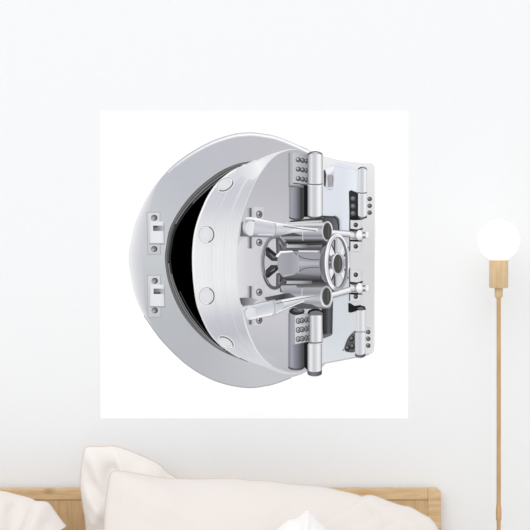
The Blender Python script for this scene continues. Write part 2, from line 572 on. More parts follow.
strap(208, 248.5, 214.4, 242.4, False)
strap(286, 324.5, 292.2, 320.2, True)


# --- hinges: two barrels joined by a bolted leaf
def barrel(P, x0, x1, y0, y1, tones, split=None, cap_top=None, cap_bot=None, cap=70):
    w = x1 - x0
    c = (x0 + x1) / 2
    st = tuple((i / (len(tones) - 1), t) for i, t in enumerate(tones))
    bot = ell(c, y1, w / 2, 2.4, a0=0, a1=180, n=14)
    if cap_bot:
        P.poly([(x0, y1 - 3)] + [(x1, y1 - 3)] + ell(c, y1 + cap_bot, w / 2, 3, a0=0, a1=180, n=14), lg((x0, 0), (x1, 0), (0, cap), (.4, cap + 45), (.75, cap + 15), (1, cap - 15)))
    if cap_top:
        P.ell(c, y0 + .6, w / 2 + .2, cap_top + .6, cap - 20, n=24)
        P.ell(c + .4, y0 + .2, w / 2 - 1.4, cap_top - .5, lg((x0, 0), (x1, 0), (0, cap + 20), (.55, cap + 120), (1, cap + 10)), n=20)
    P.poly([(x0, y0 + .8)] + ell(c, y0 + .8, w / 2, 1.6 if cap_top else .01, a0=180, a1=360, n=12)[1:-1] + [(x1, y0 + .8), (x1, y1)] + bot[1:-1] + [(x0, y1)], lg((x0, 0), (x1, 0), *st))
    if split:
        P.stroke(spline([(x0, split), (c, split + .7), (x1, split)], 4), 1.0, 92)
        P.stroke(spline([(x0, split + 1.1), (c, split + 1.8), (x1, split + 1.1)], 4), .7, 226)


DARKB = (150, (160, 160, 172), (142, 142, 154), 110, 62, 70)
LITB = (120, 196, (226, 227, 231), (204, 205, 210), (200, 201, 206), (224, 225, 229), 246, 238, 150)

# upper left hinge
P = Print()
P.poly([(289, 152.5), (293, 153.2), (293, 186), (289, 186)], lg((289, 0), (293, 0), (0, 164), (1, 190)))
P.stroke([(289, 153), (289, 187)], .8, 128)
P.rect(301, 184, 309, 217, lg((301, 0), (309, 0), (0, 96), (.45, 22), (1, 36)))
barrel(P, 289, 304, 186, 216, DARKB, None, None, 1.2, 58)
P.poly([(289, 185.4), (303.5, 185.4), (303.5, 187.4), (289, 187.4)], 122)
P.poly([(293, 152.8), (302, 153), (309.8, 155.2), (309.8, 185), (293, 183)], lg((293, 0), (310, 0), (0, 198), (.3, 190), (.7, 164), (1, 118)))
P.stroke([(293, 183.2), (309.8, 185.2)], 1.2, 92)
for r_, y in enumerate((159.8, 169.2, 178.6)):
    for c_, (x, s) in enumerate(((298.2, 1), (302.6, .95), (306.3, .75), (309.2, .55))):
        P.dome(x, y + c_ * .7, 2.5, 58, 128 - c_ * 16, 212 - c_ * 24, s)
barrel(P, 307.6, 322.6, 154.6, 214.4, LITB, 184, 3.4, 1.6, 84)
P.done('printed_hinge', door)
P = Print()
# small latch block between the upper hinges
P.poly([(324.6, 169.5), (333, 166.2), (334.2, 173), (333.4, 188), (325.5, 188), (323.8, 186)], (212, 214, 222))
P.poly([(325.4, 168.6), (334.4, 166), (333.4, 171), (327, 174.8)], (240, 242, 246))
P.poly([(327.2, 177)] + [(328, 175), (332.6, 174.6), (333.6, 178), (332.8, 186.5), (328, 187.2)], lg((327, 0), (334, 0), (0, 150), (.6, 172), (1, 126)))
P.poly([(323.6, 170.4), (325, 170), (326.4, 175), (325.6, 187), (323.8, 185.4)], 78)
P.stroke([(327, 189.4), (332, 189.6)], .8, 186)
P.done('printed_latch_block', door)

# upper right hinge
P = Print()
P.poly([(348.8, 191.6), (351, 190.2), (358.8, 193.2), (359, 219), (349.6, 220.4)], 52)
for y in (198.5, 206, 213.2):
    P.ell(353, y, 2.5, 2.5, 96, n=16); P.ell(352.6, y - .3, 1.3, 1.3, 136, n=12)
P.stroke([(357.5, 194), (357.5, 218)], 1.4, 24)
P.poly([(349.6, 217), (366.5, 215), (367, 217.6), (362, 219.7), (350, 220.6)], 34)
barrel(P, 358, 366.8, 169.4, 214.6, (214, 224, (206, 208, 216), (199, 201, 210), 226, (244, 244, 246), 214), 192.6, 2.6, 1.4, 82)
for y in (199, 205.8, 212.6):
    P.dome(369.6, y, 2.25, 66, 104, 158)
P.done('printed_hinge', door)

# dark pocket below the lower crossbar
P = Print()
P.poly([(321, 296), (333, 296), (332.4, 333.5), (331, 335.5), (323, 338.6)], lg((322, 0), (333, 0), (0, 40), (.35, 62), (.6, 96), (.85, 78), (1, 52)))
P.poly([(323, 334.6), (331.6, 333.4), (330.8, 335.6), (323, 338.6)], 112)
P.stroke([(332.4, 304), (332, 334)], .8, 60)
# lower left hinge
P.poly([(300, 340), (308.5, 340), (308.5, 371), (303, 366)], lg((301, 0), (309, 0), (0, 84), (.5, 24), (1, 50)))
barrel(P, 288.4, 304.2, 312, 365.8, (128, (168, 168, 180), (140, 141, 153), (122, 122, 134), 92, 70), None, None, 1.6, 66)
P.ell(296.8, 311.2, 7.8, 3.7, 52); P.ell(298.5, 310.2, 5.4, 2.2, 96); P.ell(300, 309.6, 2.4, 1.2, 132)
P.poly([(293, 316), (304, 313.6), (312, 311.6), (312, 340.6), (303.5, 342.6), (294, 344.4)], lg((293, 0), (311, 0), (0, 206), (.3, 212), (.65, 184), (1, 104)))
P.poly([(292, 315.6), (294.6, 315.4), (295, 344.4), (292.4, 344)], (166, 167, 176))
for r_, y in enumerate((321, 330, 339.2)):
    for c_, (x, s) in enumerate(((298.2, .95), (302, .95), (306, .7), (308.8, .55))):
        P.ell(x, y - c_ * .55, 2.6 * s, 3.0, 74, n=18)
        P.ell(x - .1, y - c_ * .55 - .1, 1.7 * s, 2.1, 184 - 22 * c_, n=14)
        P.ell(x + .5 * s, y - c_ * .55 + .4, .7 * s, 1.2, 96, n=10)
P.ell(315.4, 312.6, 7.6, 4.0, 30)
P.poly([(309, 315)] + ell(316, 313.6, 6.6, 2.9, a0=180, a1=360, n=12) + [(322.4, 316)], 118)
barrel(P, 309.4, 322.4, 314.6, 341.6, LITB)
barrel(P, 307.4, 321.8, 343.2, 369.6, (96, 218, (240, 241, 243), (214, 215, 219), (206, 207, 212), (222, 223, 226), 242, 228, 140), None, None, 3.6, 84)
P.stroke(spline([(307.6, 342), (315, 343), (322.2, 342)], 4), 1.1, 104)
P.done('printed_hinge', door)

# lower right hinge
P = Print()
P.poly(spline([(356, 331.6), (351.6, 333.6), (347.6, 338.6), (345, 345), (344.4, 349), (347, 351.8), (356, 350.4)], 4, True), 92)
P.stroke([(342.6, 350.6), (346, 347)], 1.0, 128)
for x, y in ((351.6, 338.6), (347.4, 347.8), (352.2, 346.2)):
    P.ell(x, y, 2.6, 2.9, 48, n=16); P.ell(x - .4, y - .5, 1.5, 1.6, 120, n=12)
P.poly([(348.2, 303), (350.4, 303.2), (354.4, 305.8), (360, 305), (364.6, 306.4), (366, 309.6), (358, 310.6), (350.6, 312.6), (348.4, 312)], 36)
P.poly([(357, 308), (362, 306.6), (365, 309.4), (359, 310)], 104)
barrel(P, 355, 365.4, 331.8, 352.6, (192, 214, (204, 205, 212), (196, 198, 206), 222, 238, 216), None, None, 2.2, 78)
barrel(P, 356.6, 365.2, 309.6, 331, (216, 226, (212, 214, 221), (206, 208, 216), 230, 240, 216))
P.stroke([(352, 333.2), (357, 331.9), (365.4, 331.9)], 1.0, 138)
for y in (331.9, 338.7, 345.5):
    P.dome(368.2, y, 2.25, 70, 108, 160)
P.stroke([(366, 327.8), (370.4, 327.8)], .7, 196)
P.done('printed_hinge', door)

# --- rear hand wheel
P = Print()
P.ell(274.6, 262, 12.8, 26.2, (194, 193, 199))
P.poly([(268, 243), (277, 238), (277, 252), (271, 251)], (204, 204, 209))
P.poly([(267, 273), (271, 273), (277, 274), (277, 287), (271, 283)], (200, 200, 206))
P.poly([(266, 247.6), (268.4, 247), (279, 256), (279, 262), (271.4, 260.6), (265.6, 255.4)], 44)
P.poly([(266, 277.4), (268.4, 278), (279, 269), (279, 264), (271.4, 264.6), (265.6, 270.4)], 48)
for q in ([(266.4, 249.6), (269.6, 252.4), (277.6, 257), (277, 261), (271.4, 259.6), (266.2, 254.4)], [(266.4, 275.6), (269.6, 272.6), (277, 267), (277, 264.6), (271.4, 265.6), (266.2, 271.4)]):
    P.poly(q, 66)
P.poly([(268.6, 252.6), (271, 253.6), (276.6, 258.4), (273, 258)], 108)
P.poly([(269.4, 272.6), (272, 270), (274.6, 268), (275, 270)], 118)
P.poly([(276, 239), (279.4, 238.6), (279.6, 253.6), (276.8, 254)], 92)
P.poly([(276.6, 273), (279.8, 273), (279.2, 287), (276.2, 286)], 98)
P.stroke(ell(274.6, 262.4, 11.9, 25.6, a0=40, a1=318, n=60), 3.3, lg((262, 0), (284, 0), (0, (112, 113, 122)), (.14, (84, 85, 93)), (.4, (98, 99, 108)), (1, 74)))
P.stroke(ell(274.6, 262.4, 12.9, 26.8, a0=150, a1=290, n=36), .7, 176)
P.stroke(ell(274.6, 262.4, 11.6, 25.2, a0=120, a1=275, n=36), .8, 150)
P.rect(271.4, 261, 279, 265, (190, 190, 197))
P.done('printed_handwheel', door)

# --- chrome block between the hand wheels
P = Print()
P.poly([(278, 238), (332, 237), (334, 292), (280, 292)], lg((0, 238), (0, 292), (0, 120), (.06, 78), (.13, 58), (.2, 96), (.27, 84), (.73, 74), (.8, 58), (.9, 110), (1, 90)))
P.poly([(276, 236.5), (288, 236.5), (288, 250), (283, 250)], lg((0, 236), (0, 250), (0, 176), (.5, 146), (1, 104)))
P.stroke([(279, 238.5), (286, 245), (287, 250)], 1.2, 88)
P.stroke([(285, 242.6), (322, 241.8)], 1.4, 44)
P.rect(286.5, 244.6, 307, 247.8, lg((286, 0), (307, 0), (0, 196), (.6, 168), (1, 120)))
P.poly([(307, 245.4), (322, 244.6), (322, 247.4), (307, 247.4)], 122)
P.rect(286.5, 280.8, 312, 283.8, lg((286, 0), (312, 0), (0, 190), (.6, 165), (1, 110)))
P.poly([(280, 285.6), (296, 285.4), (300, 291), (282, 291.5)], (178, 177, 184))
P.poly([(275.5, 286.8), (283.8, 278.8), (286, 280), (278, 288.6)], 126)
P.poly([(280.2, 251.8), (320, 250.6), (320, 280), (283, 277.8), (278.8, 272), (277, 263), (278, 256)],
       lg((0, 250), (0, 280), (0, 214), (.06, 150), (.12, (158, 158, 166)), (.45, (166, 166, 174)), (.75, (150, 150, 159)), (.9, (116, 116, 124)), (1, 72)))
P.poly([(277.8, 257), (280.4, 252), (292, 251.4), (297, 256), (297.6, 272), (292, 276), (283, 277), (278.6, 271)],
       lg((278, 0), (298, 0), (0, (168, 168, 175)), (.6, (160, 160, 168)), (1, (172, 172, 180))))
P.poly([(280, 251), (292, 250.6), (293.6, 252), (281, 253.2), (277.6, 257.4), (275.4, 256.4)], 248)
P.poly([(298, 250.4), (318, 250.6), (318, 252.2), (299, 252)], 226)
P.stroke(spline([(295, 253), (302, 257.6), (312, 259.6), (320, 259.4)], 6), 1.0, (104, 105, 116))
P.stroke(spline([(297, 273.4), (303, 269), (312, 267.4), (320, 267.6)], 6), 1.0, (108, 108, 118))
P.stroke([(297.8, 254), (298.4, 274)], .8, (188, 188, 196))
P.poly([(299, 260.6), (312, 262), (320, 262), (320, 265), (312, 265), (299, 266.4)], (182, 183, 191))
P.stroke([(284, 275.6), (294, 274.4)], .8, 196)
P.poly([(283, 277.6), (297, 273.6), (320, 276), (320, 280.4)], lg((0, 273), (0, 280), (0, (128, 128, 136)), (1, 62)))
# upright spokes of the rear hand wheel in front of the block
P.poly([(275.8, 239), (279.2, 238.4), (279.6, 252.4), (276.4, 254.6)], lg((276, 0), (280, 0), (0, 76), (.6, 104), (1, 140)))
P.poly([(276.2, 274), (279.8, 275.6), (279.4, 287), (276, 286.4)], lg((276, 0), (280, 0), (0, 82), (.6, 108), (1, 146)))
P.stroke(ell(275, 262.2, 11.6, 25.4, a0=-82, a1=-38, n=14), 2.4, 96)
P.stroke(ell(275, 262.6, 11.6, 25.4, a0=40, a1=84, n=14), 2.6, 92)
# dark backing rim of the front wheel
P.poly(ell(329, 264, 9.2, 20, a0=90, a1=270, n=24) + [(333, 244), (333, 284)], lg((319, 0), (332, 0), (0, 88), (.35, 128), (.7, 98), (1, 70)))
P.stroke(ell(328, 264, 8.6, 18.5, a0=105, a1=255, n=24), .9, 148)
P.done('printed_chrome_block', door)

# --- crossbars with dark round ends
P = Print()
P.poly([(288, 222), (300, 220.4), (310, 219), (322, 217.6), (334, 216)] + ell(333, 221, 6.6, 5.5, a0=-80, a1=0, n=8) + [(339.6, 226), (339.4, 233), (326, 241), (287, 226)], lg((290, 0), (340, 0), (0, 84), (.3, 120), (.55, 62), (.86, 96), (1, 120)))
P.stroke([(322, 216.4), (334, 217), (337, 219.6), (338.6, 226), (338.4, 236)], 1.4, 58)
P.stroke([(290, 221.4), (304, 219.8), (322, 218)], 1.2, 62)
P.stroke([(292, 222.8), (306, 221.4), (322, 220.4)], 1.0, 170)
P.poly([(283, 223.6), (328, 221.4), (330, 241.6), (287, 242), (281, 236)],
       lg((0, 221), (0, 242), (0, 58), (.07, 150), (.13, 222), (.2, 214), (.27, (142, 143, 151)), (.36, 176), (.46, (196, 197, 203)), (.6, (172, 173, 180)), (.7, (138, 138, 147)), (.82, (166, 166, 174)), (.9, 96), (1, 50)))
P.poly([(283, 225.6), (300, 227), (317, 228.9), (317, 230.2), (298, 229.4), (280, 228.6)], 246)
P.poly([(281.6, 234.2), (286, 231.2), (296, 233.4), (304, 236.2), (290, 236.4), (281, 236.6)], 84)
P.stroke([(302.4, 224), (302.8, 240.6)], .8, 206)
P.ell(327.4, 231.4, 5.5, 10.2, lg((322, 222), (333, 240), (0, 190), (.35, 240), (.7, 214), (1, 150)))
P.ell(327.2, 231.4, 4.6, 9.0, 150); P.ell(327.3, 231.3, 4.1, 8.3, (74, 74, 72))
P.stroke([(328.6, 225), (328.8, 237)], 1.6, 90)
P.done('printed_crossbar', door)
P = Print()
P.poly([(284, 288), (330, 286), (333, 300), (330, 308.6), (300, 308.8), (280, 306)],
       lg((0, 286), (0, 308), (0, 96), (.1, (172, 173, 180)), (.32, (150, 150, 158)), (.45, (176, 177, 184)), (.6, (196, 197, 203)), (.75, (158, 158, 166)), (.9, (176, 176, 182)), (1, 120)))
P.poly([(264.6, 297.4), (279, 294.6), (289, 292.8), (296, 296.8), (284, 300), (268, 302.6)], lg((264, 0), (296, 0), (0, 102), (.6, 66), (1, 120)))
P.poly([(290, 305), (300, 302.6), (312, 304.4), (320, 308.4), (300, 308.8)], 92)
P.stroke([(302.2, 288.4), (301.6, 297)], .8, 208)
P.ell(326.4, 296.6, 6.3, 10.8, lg((320, 287), (333, 306), (0, 168), (.35, 214), (.7, 236), (1, 186)))
P.ell(326.5, 296.4, 4.7, 9.2, 140); P.ell(326.6, 296.4, 4.1, 8.4, (76, 76, 74))
P.stroke([(328, 290), (328.2, 302)], 1.6, 92)
P.done('printed_crossbar', door)

# --- locking bars (left)
P = Print()
P.poly([(296, 226.4), (318, 228.6), (318, 231), (296, 232), (279, 236), (274, 236)], lg((0, 226), (0, 236), (0, 250), (.5, 226), (1, 140)))
P.poly([(274, 222.2), (284, 223.6), (299, 226.8), (286, 232.2), (280, 236.4), (274, 236.2)], lg((0, 222), (0, 236.5), (0, 216), (.15, 246), (.36, 204), (.55, (214, 216, 222)), (.8, (184, 186, 196)), (1, 128)))
P.poly(ell(247.5, 226.6, 5.2, 9.4, a0=95, a1=262, n=20) + [(252, 217), (275, 222.2), (276, 229), (275, 236), (258, 236.2)],
       lg((260, 217), (257, 237), (0, 196), (.1, 250), (.24, 214), (.4, (198, 200, 208)), (.6, (208, 209, 216)), (.78, (194, 195, 204)), (.9, (166, 168, 180)), (1, 112)))
P.stroke(ell(247.5, 226.6, 5.2, 9.4, a0=100, a1=215, n=16), .9, 116)
P.poly([(244.6, 219.4), (254.6, 220), (255, 223.6), (245, 222.6)], lg((0, 219), (0, 224), (0, 196), (1, 148)))
P.poly(ell(250.5, 228.4, 5.4, 7.4, a0=60, a1=300, n=20) + [(254.6, 222)], lg((244, 0), (256, 0), (0, 218), (1, 236)))
P.stroke(ell(273, 229.2, 3, 7, a0=-80, a1=80, n=14), .8, 168)
P.stroke([(249, 236.4), (274, 236.8), (280, 236.8)], 1.0, 140)
P.stroke([(255, 219.6), (274, 222.6), (284, 224.2)], 1.0, 252)
P.stroke([(283, 226.2), (300, 228.8), (316, 230.8)], .8, 104)
P.stroke([(258, 234.6), (273, 234.8)], .9, 232)
P.stroke([(286, 222.8), (322, 221.6)], .8, 236)
P.done('printed_locking_bar', door)
P = Print()
P.poly([(276, 300.6), (300, 296.4), (314, 295.4), (314, 298), (300, 302), (284, 308), (275, 314.6)], lg((290, 296), (293, 306), (0, 210), (.3, 250), (.6, 222), (1, 178)))
P.poly([(275, 300.8), (281, 299.6), (284, 304), (282, 311.4), (275, 314)], lg((275, 300), (279, 314), (0, 200), (.3, (194, 197, 207)), (.75, (212, 215, 222)), (1, 168)))
P.poly(spline([(243, 309), (242, 306.6), (245, 305.6), (258, 303.4), (275, 300.4)], 4) + spline([(275, 300.4), (276.4, 307), (274.6, 314.6)], 4)[1:] + spline([(274.6, 314.6), (262, 317.2), (250, 319.8), (246, 317.6), (243, 309)], 5)[1:-1],
       lg((257, 302), (262, 319), (0, (172, 175, 186)), (.12, 228), (.3, (200, 203, 212)), (.6, (209, 211, 219)), (.82, 226), (.94, 250), (1, 172)))
P.poly([(245, 308.2), (254, 306.6), (254.6, 309.2), (246, 311)], (178, 180, 188))
P.poly(ell(251, 313.4, 5.4, 6.4, rot=-10, a0=50, a1=300, n=20) + [(255.4, 308.4)], lg((244, 0), (256, 0), (0, 230), (1, 224)))
P.stroke(ell(272, 308, 3, 7.2, a0=-75, a1=80, n=14), .8, 164)
P.stroke([(250, 305.4), (262, 302.2), (275, 299.8)], .9, (168, 171, 184))
P.stroke([(276, 303.6), (300, 298.8), (314, 296.4)], .8, 130)
P.stroke([(276, 313), (290, 306.6), (304, 301.2)], 1.0, 248)
P.stroke([(250, 318.4), (272, 313.6)], .9, 252)
P.done('printed_locking_bar', door)


# --- clamps and short rods (right)
def clamp(yb0, yb1, rod0, rod1, yc, up):
    P = Print()
    P.poly([(350.4, yb0 - 5), (361, yb0 - 4), (361, yb1 + 5), (350.4, yb1 + 5)], (219, 219, 221))
    P.poly([(350, yc - 6.6), (357, yc - 5.8), (362.4, yc - 7.4), (363, yc - 6), (358, yc - 4), (350, yc - 4)], 52)
    P.poly([(350, yc + 4.4), (360, yc + 4.6), (362.6, yc + 6.2), (357, yc + 6.6), (350, yc + 6.2)], 30)
    for y in (yb0, yb1):
        P.ell(355.7, y, 2.3, 2.4, 52, n=18); P.ell(355.2, y - .4, 1.2, 1.2, 112, n=12)
    # rod, widening into a collar, with a forked end
    e = (353.6, rod1[1] + .1)
    dn = (rod0[0] - (rod1[1] - rod0[1]) * .22, rod0[1] + 2.6)
    P.stroke([rod0, e], 5.8, 122, 6.4)
    P.stroke([rod0, e], 4.8, lg((rod0[0], rod0[1] - 2.6), dn, (0, 226), (.35, 250), (.7, 208), (1, 158)), 5.4)
    P.poly(ell(352.6, yc, 2.4, 4.0, a0=90, a1=270, n=12) + [(357.6, yc - 4.4), (358.4, yc), (357.6, yc + 4.4)], lg((0, yc - 4.4), (0, yc + 4.4), (0, 92), (.4, 176), (.65, 190), (1, 96)))
    P.poly(ell(352.2, yc, 2.2, 3.2, n=16), lg((0, yc - 3.2), (0, yc + 3.2), (0, 204), (.4, 240), (1, 168)))
    P.poly(ell(359.6, yc, 3.6, 5.4, n=20), 176)
    P.poly(ell(359.5, yc - .2, 3.3, 5.0, n=20), lg((0, yc - 5), (0, yc + 5), (0, 236), (.45, 254), (1, 206)))
    P.poly([(362.2, yc - 2.6), (366, yc - 3.4), (366, yc + 2.8), (362.4, yc + 3)], 112)
    P.poly([(361.6, yc - 1.2), (365.4, yc - 1.6), (365.4, yc + 1.2), (361.6, yc + 1.2)], 226)
    P.poly([(365.2, yc - 3.8), (368.4, yc - 3.2), (368.8, yc + 2), (365.4, yc + 2.8)], lg((365, 0), (369, 0), (0, 202), (.5, 252), (1, 240)))
    P.done('printed_rod_clamp', door)


clamp(225, 246.4, (332, 232.6), (355.4, 234.6), 235.2, True)
clamp(274.8, 296.6, (332, 295), (355, 288.8), 288.2, False)

# --- front hand wheel
P = Print()
c = (337, 262.4)
wheel_gap = [(214, 300, 0), ]


def ep(a, fx, fy, off=(0, 0)):
    t = math.radians(a)
    return (c[0] + off[0] + fx * math.cos(t), c[1] + off[1] - fy * math.sin(t))


# what shows through the wheel
P.poly([ep(a, 10.2, 26) for a in range(92, 269, 8)], lg((327, 0), (337, 0), (0, 92), (.4, 130), (.7, 190), (1, 206)))
P.poly([ep(a, 10.2, 26) for a in range(-88, 89, 8)], lg((337, 0), (348, 0), (0, (216, 218, 224)), (1, (208, 212, 220))))
P.stroke([(334.6, 240), (334.4, 254)], 1.8, 82)
P.stroke([(334.4, 275), (334.8, 290)], 2.0, 86)
# spokes
for a in (40, -40, -140, 140):
    p0 = ep(a, 5.6, 11); p1 = ep(a, 10.8, 26)
    P.stroke([(p0[0] + .6, p0[1] + .3), (p1[0] + .6, p1[1] + .3)], 6.6, 84, 6.4)
    P.stroke([(p0[0] - .2, p0[1] - .2), (p1[0] - .2, p1[1] - .2)], 5.2, 222 if abs(a) < 90 else 232, 5)
    P.stroke([(p0[0] - .8, p0[1]), (p1[0] - .8, p1[1])], 1.2, 246)
P.poly([ep(15, 9.8, 25), ep(0, 9.6, 24), ep(-15, 9.8, 25), ep(-12, 7, 14), ep(0, 6.8, 13), ep(12, 7, 14)], lg((343, 0), (348, 0), (0, 206), (.5, 150), (1, 96)))
P.poly([ep(165, 10, 25), ep(180, 9.8, 25), ep(195, 10, 25), ep(190, 6, 12), ep(170, 6, 12)], 90)
P.stroke([ep(180, 9, 10), ep(180, 6, 10)], 1.8, 150)
# rim
P.ring(c[0] - 1.0, c[1] + .2, 12.6, 29, 9.6, 25.2, 112)
P.ring(c[0], c[1], 12.4, 28.7, 9.8, 25.5, lg((324, 250), (350, 270), (0, 206), (.1, 246), (.3, 228), (.6, (220, 221, 226)), (.9, 244), (1, 170)), 1.0, 0)
P.stroke(ell(c[0], c[1], 11.6, 27.7, a0=120, a1=250, n=40), 1.2, 250)
P.stroke(ell(c[0], c[1], 11.8, 27.9, a0=250, a1=330, n=30), 1.0, 248)
P.stroke(ell(c[0] + 1, c[1], 9.6, 25.3, a0=0, a1=360, n=60)[:-1], .7, 140, closed=True)
# hub
P.ell(c[0] + .9, c[1] + 1.5, 5.9, 11.3, 120); P.ell(c[0] + .7, c[1] + 1.5, 5.6, 10.9, lg((331, 254), (343, 274), (0, 246), (.4, 216), (.7, 196), (1, 226)))
P.ell(338, 263.9, 4.7, 9.8, 132); P.ell(338, 263.9, 4.3, 9.2, (80, 80, 77))
P.stroke([(339.6, 258), (339.8, 270)], 1.6, 96)
P.done('printed_handwheel', door)

# ------------------------------------------------------------------ the bed
OAK = wood_mat('light_oak_board', (217, 188, 148), (192, 157, 114), (5, 22, 40), .6)
OAKP = wood_mat('oak_board_upright_grain', (206, 174, 132), (184, 149, 107), (34, 20, 4), .4)
HD = .042
bed = empty('bed', (at(161, 0, HD).x, -.9, 0))
tag(bed, 'light oak bed with framed headboard against the wall', 'bed')


def bedpart(name, bm, mat, smooth=False):
    o = link(name, bm, mat, None, smooth)
    o.parent = bed
    o.matrix_parent_inverse = bed.matrix_world.inverted()
    o.location = -bed.location
    o.matrix_parent_inverse.identity()
    return o


xl = at(-119, 0, HD).x; xr = at(441, 0, HD).x
sw = 13 * S * (D - HD) / D
zt = at(0, 487.4, .012).z; zr = at(0, 499.8, HD).z
for a, b_ in ((xl, xl + sw), (xr - sw, xr)):
    bm = bmesh.new(); box(bm, a, b_, -HD, -.012, 0, zt, .0)
    out_x = a if a == xl else b_
    es = [e for e in bm.edges if all(abs(v.co.x - out_x) < 1e-4 and abs(v.co.z - zt) < 1e-4 for v in e.verts)]
    bmesh.ops.bevel(bm, geom=es, offset=.009, segments=5, affect='EDGES', profile=.5)
    es = [e for e in bm.edges if abs(e.verts[0].co.y + HD) < 1e-4 and abs(e.verts[1].co.y + HD) < 1e-4 and len(e.link_faces) == 2]
    bmesh.ops.bevel(bm, geom=es, offset=.0012, segments=2, affect='EDGES', profile=.5)
    bedpart('post', bm, OAK)
bm = bmesh.new(); box(bm, xl + sw + .0004, xr - sw - .0004, -HD, -.012, zr, zt, .0012, 2)
bedpart('top_rail', bm, OAK)
bm = bmesh.new(); box(bm, xl + sw, xr - sw, -HD + .0012, -.02, .28, zr - .0014, .001, 2)
bedpart('headboard_panel', bm, OAKP)
for a in (xl, xr - .03):
    bm = bmesh.new(); box(bm, a, a + .03, -2.06, -HD, .22, .36, .004)
    bedpart('side_rail', bm, OAK)
bm = bmesh.new(); box(bm, xl, xr, -2.10, -2.06, .12, .42, .004)
bedpart('footboard', bm, OAK)
bm = bmesh.new(); box(bm, xl + .03, xr - .03, -2.06, -HD, .30, .33)
bedpart('slat_base', bm, OAK)
for a in (xl + .01, xr - .07):
    bm = bmesh.new(); box(bm, a, a + .06, -2.09, -2.03, 0, .125, .004)
    bedpart('leg', bm, OAK)

SHEET = fabric_mat('white_cotton_sheet', (.85, .83, .81))
bm = bmesh.new(); box(bm, xl + .035, xr - .035, -2.04, -HD - .006, .3308, MATTRESS_TOP, .05, 5)
o = link('mattress', bm, SHEET, None, True)
tag(o, 'thick mattress in a white sheet lying on the oak bed', 'mattress')


# ------------------------------------------------------------------ pillows
def pillow(name, top, bottom, centre, d0, lean, thick, mat, folds=(), wr=.004, seed=0, k=5, rings=30, piping=0.0):
    """Soft closed cushion: 'top' is the visible outline in photo pixels, 'bottom' lists x positions resting on the mattress."""
    pyb = px_of_z(MATTRESS_TOP + .003, d0 + lean * .55)
    pts = spline(list(top) + [(x, pyb + dy) for x, dy in bottom], k, True)
    M = len(pts)
    cx, cy = centre
    bm = bmesh.new()

    def depth(py):
        return d0 + lean * min(1.2, max(0, (py - 480) / 160.0))

    def th(f):
        return thick * (1 - f ** 2.3) ** .62

    def wrinkle(px, py, f):
        q = Vector((px * .022, py * .022, seed * 3.7))
        w = wr * (noise.noise(q) + .5 * noise.noise(q * 2.3) + .22 * noise.noise(q * 5.1))
        # gathers radiating from the seam
        a = math.atan2(py - cy, px - cx)
        w += wr * .9 * (f ** 3) * noise.noise(Vector((math.cos(a) * 6, math.sin(a) * 6, seed)))
        for (ax, ay), (bx, by), wd, dp in folds:
            dx, dy = bx - ax, by - ay
            t = max(0, min(1, ((px - ax) * dx + (py - ay) * dy) / (dx * dx + dy * dy)))
            dist = math.hypot(px - ax - t * dx, py - ay - t * dy)
            w += 1.5 * dp * math.exp(-(dist / wd) ** 2)
        return w * min(1, (1 - f) * 7)

    front = []; back = []
    for i in range(rings + 1):
        f = i / rings
        f = 1 - (1 - f) ** 1.35
        rf, rb = [], []
        for (px, py) in (pts if i else pts[:1]):
            X = cx + (px - cx) * f; Y = cy + (py - cy) * f
            d = depth(Y)
            h = th(f)
            pf = at(X, Y, d)
            w = wrinkle(X, Y, f)
            rf.append(bm.verts.new((pf.x, pf.y - h * .5 - w, pf.z)))
            if i < rings:
                rb.append(bm.verts.new((pf.x, pf.y + h * .5, pf.z)))
        if i == rings:
            rb = rf
        front.append(rf); back.append(rb)
    for L in (front, back):
        for i in range(1, rings):
            a, b_ = L[i], L[i + 1]
            for j in range(M):
                jj = (j + 1) % M
                bm.faces.new((a[j], a[jj], b_[jj], b_[j]))
        for j in range(M):
            bm.faces.new((L[0][0], L[1][j], L[1][(j + 1) % M]))
    o = link(name, bm, mat, None, True)
    pos = at(cx, cy, depth(cy))
    o.data.transform(Matrix.Translation(-pos)); o.location = pos
    if piping:
        path = [at(px, py, depth(py)) - pos for px, py in pts]
        bm = bmesh.new(); rows = []
        for j, p in enumerate(path):
            t = (path[(j + 1) % M] - path[j - 1]).normalized()
            u = Vector((0, 1, 0)); v = t.cross(u).normalized(); u = v.cross(t)
            rows.append([bm.verts.new(p + (u * math.cos(a * math.pi / 4) + v * math.sin(a * math.pi / 4)) * piping) for a in range(8)])
        for j in range(M):
            for a in range(8):
                bm.faces.new((rows[j][a], rows[j][(a + 1) % 8], rows[(j + 1) % M][(a + 1) % 8], rows[(j + 1) % M][a]))
        link('piping', bm, PIPE, o, True)
    return o


CREAM = fabric_mat('cream_cotton', (.725, .672, .638))
CREAM_LIFTED = fabric_mat('cream_cotton_lifted', (.79, .742, .708))  # same cream cotton, colour lightened to offset shade on the back pillow
CREAM2 = fabric_mat('cream_cotton_pale', (.725, .674, .64))
WHITE = fabric_mat('white_cotton', (.82, .80, .785))
PIPE = fabric_mat('beige_seam_piping', (.62, .53, .45))
GP = 'pillows on the bed'
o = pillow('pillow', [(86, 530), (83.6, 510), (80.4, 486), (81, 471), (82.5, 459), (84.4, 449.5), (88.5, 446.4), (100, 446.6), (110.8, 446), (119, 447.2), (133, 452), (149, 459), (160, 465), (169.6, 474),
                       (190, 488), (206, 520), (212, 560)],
           [(212, -12), (200, 0), (150, 0), (104, 0), (90, -12)], (140, 545), .135, .05, .115, CREAM_LIFTED, wr=.008, seed=1, piping=.0012,
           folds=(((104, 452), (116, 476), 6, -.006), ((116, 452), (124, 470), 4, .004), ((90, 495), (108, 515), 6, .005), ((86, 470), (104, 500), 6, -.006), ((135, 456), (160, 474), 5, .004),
                  ((112, 470), (108, 530), 7, -.010), ((95, 520), (106, 500), 5, .004)))
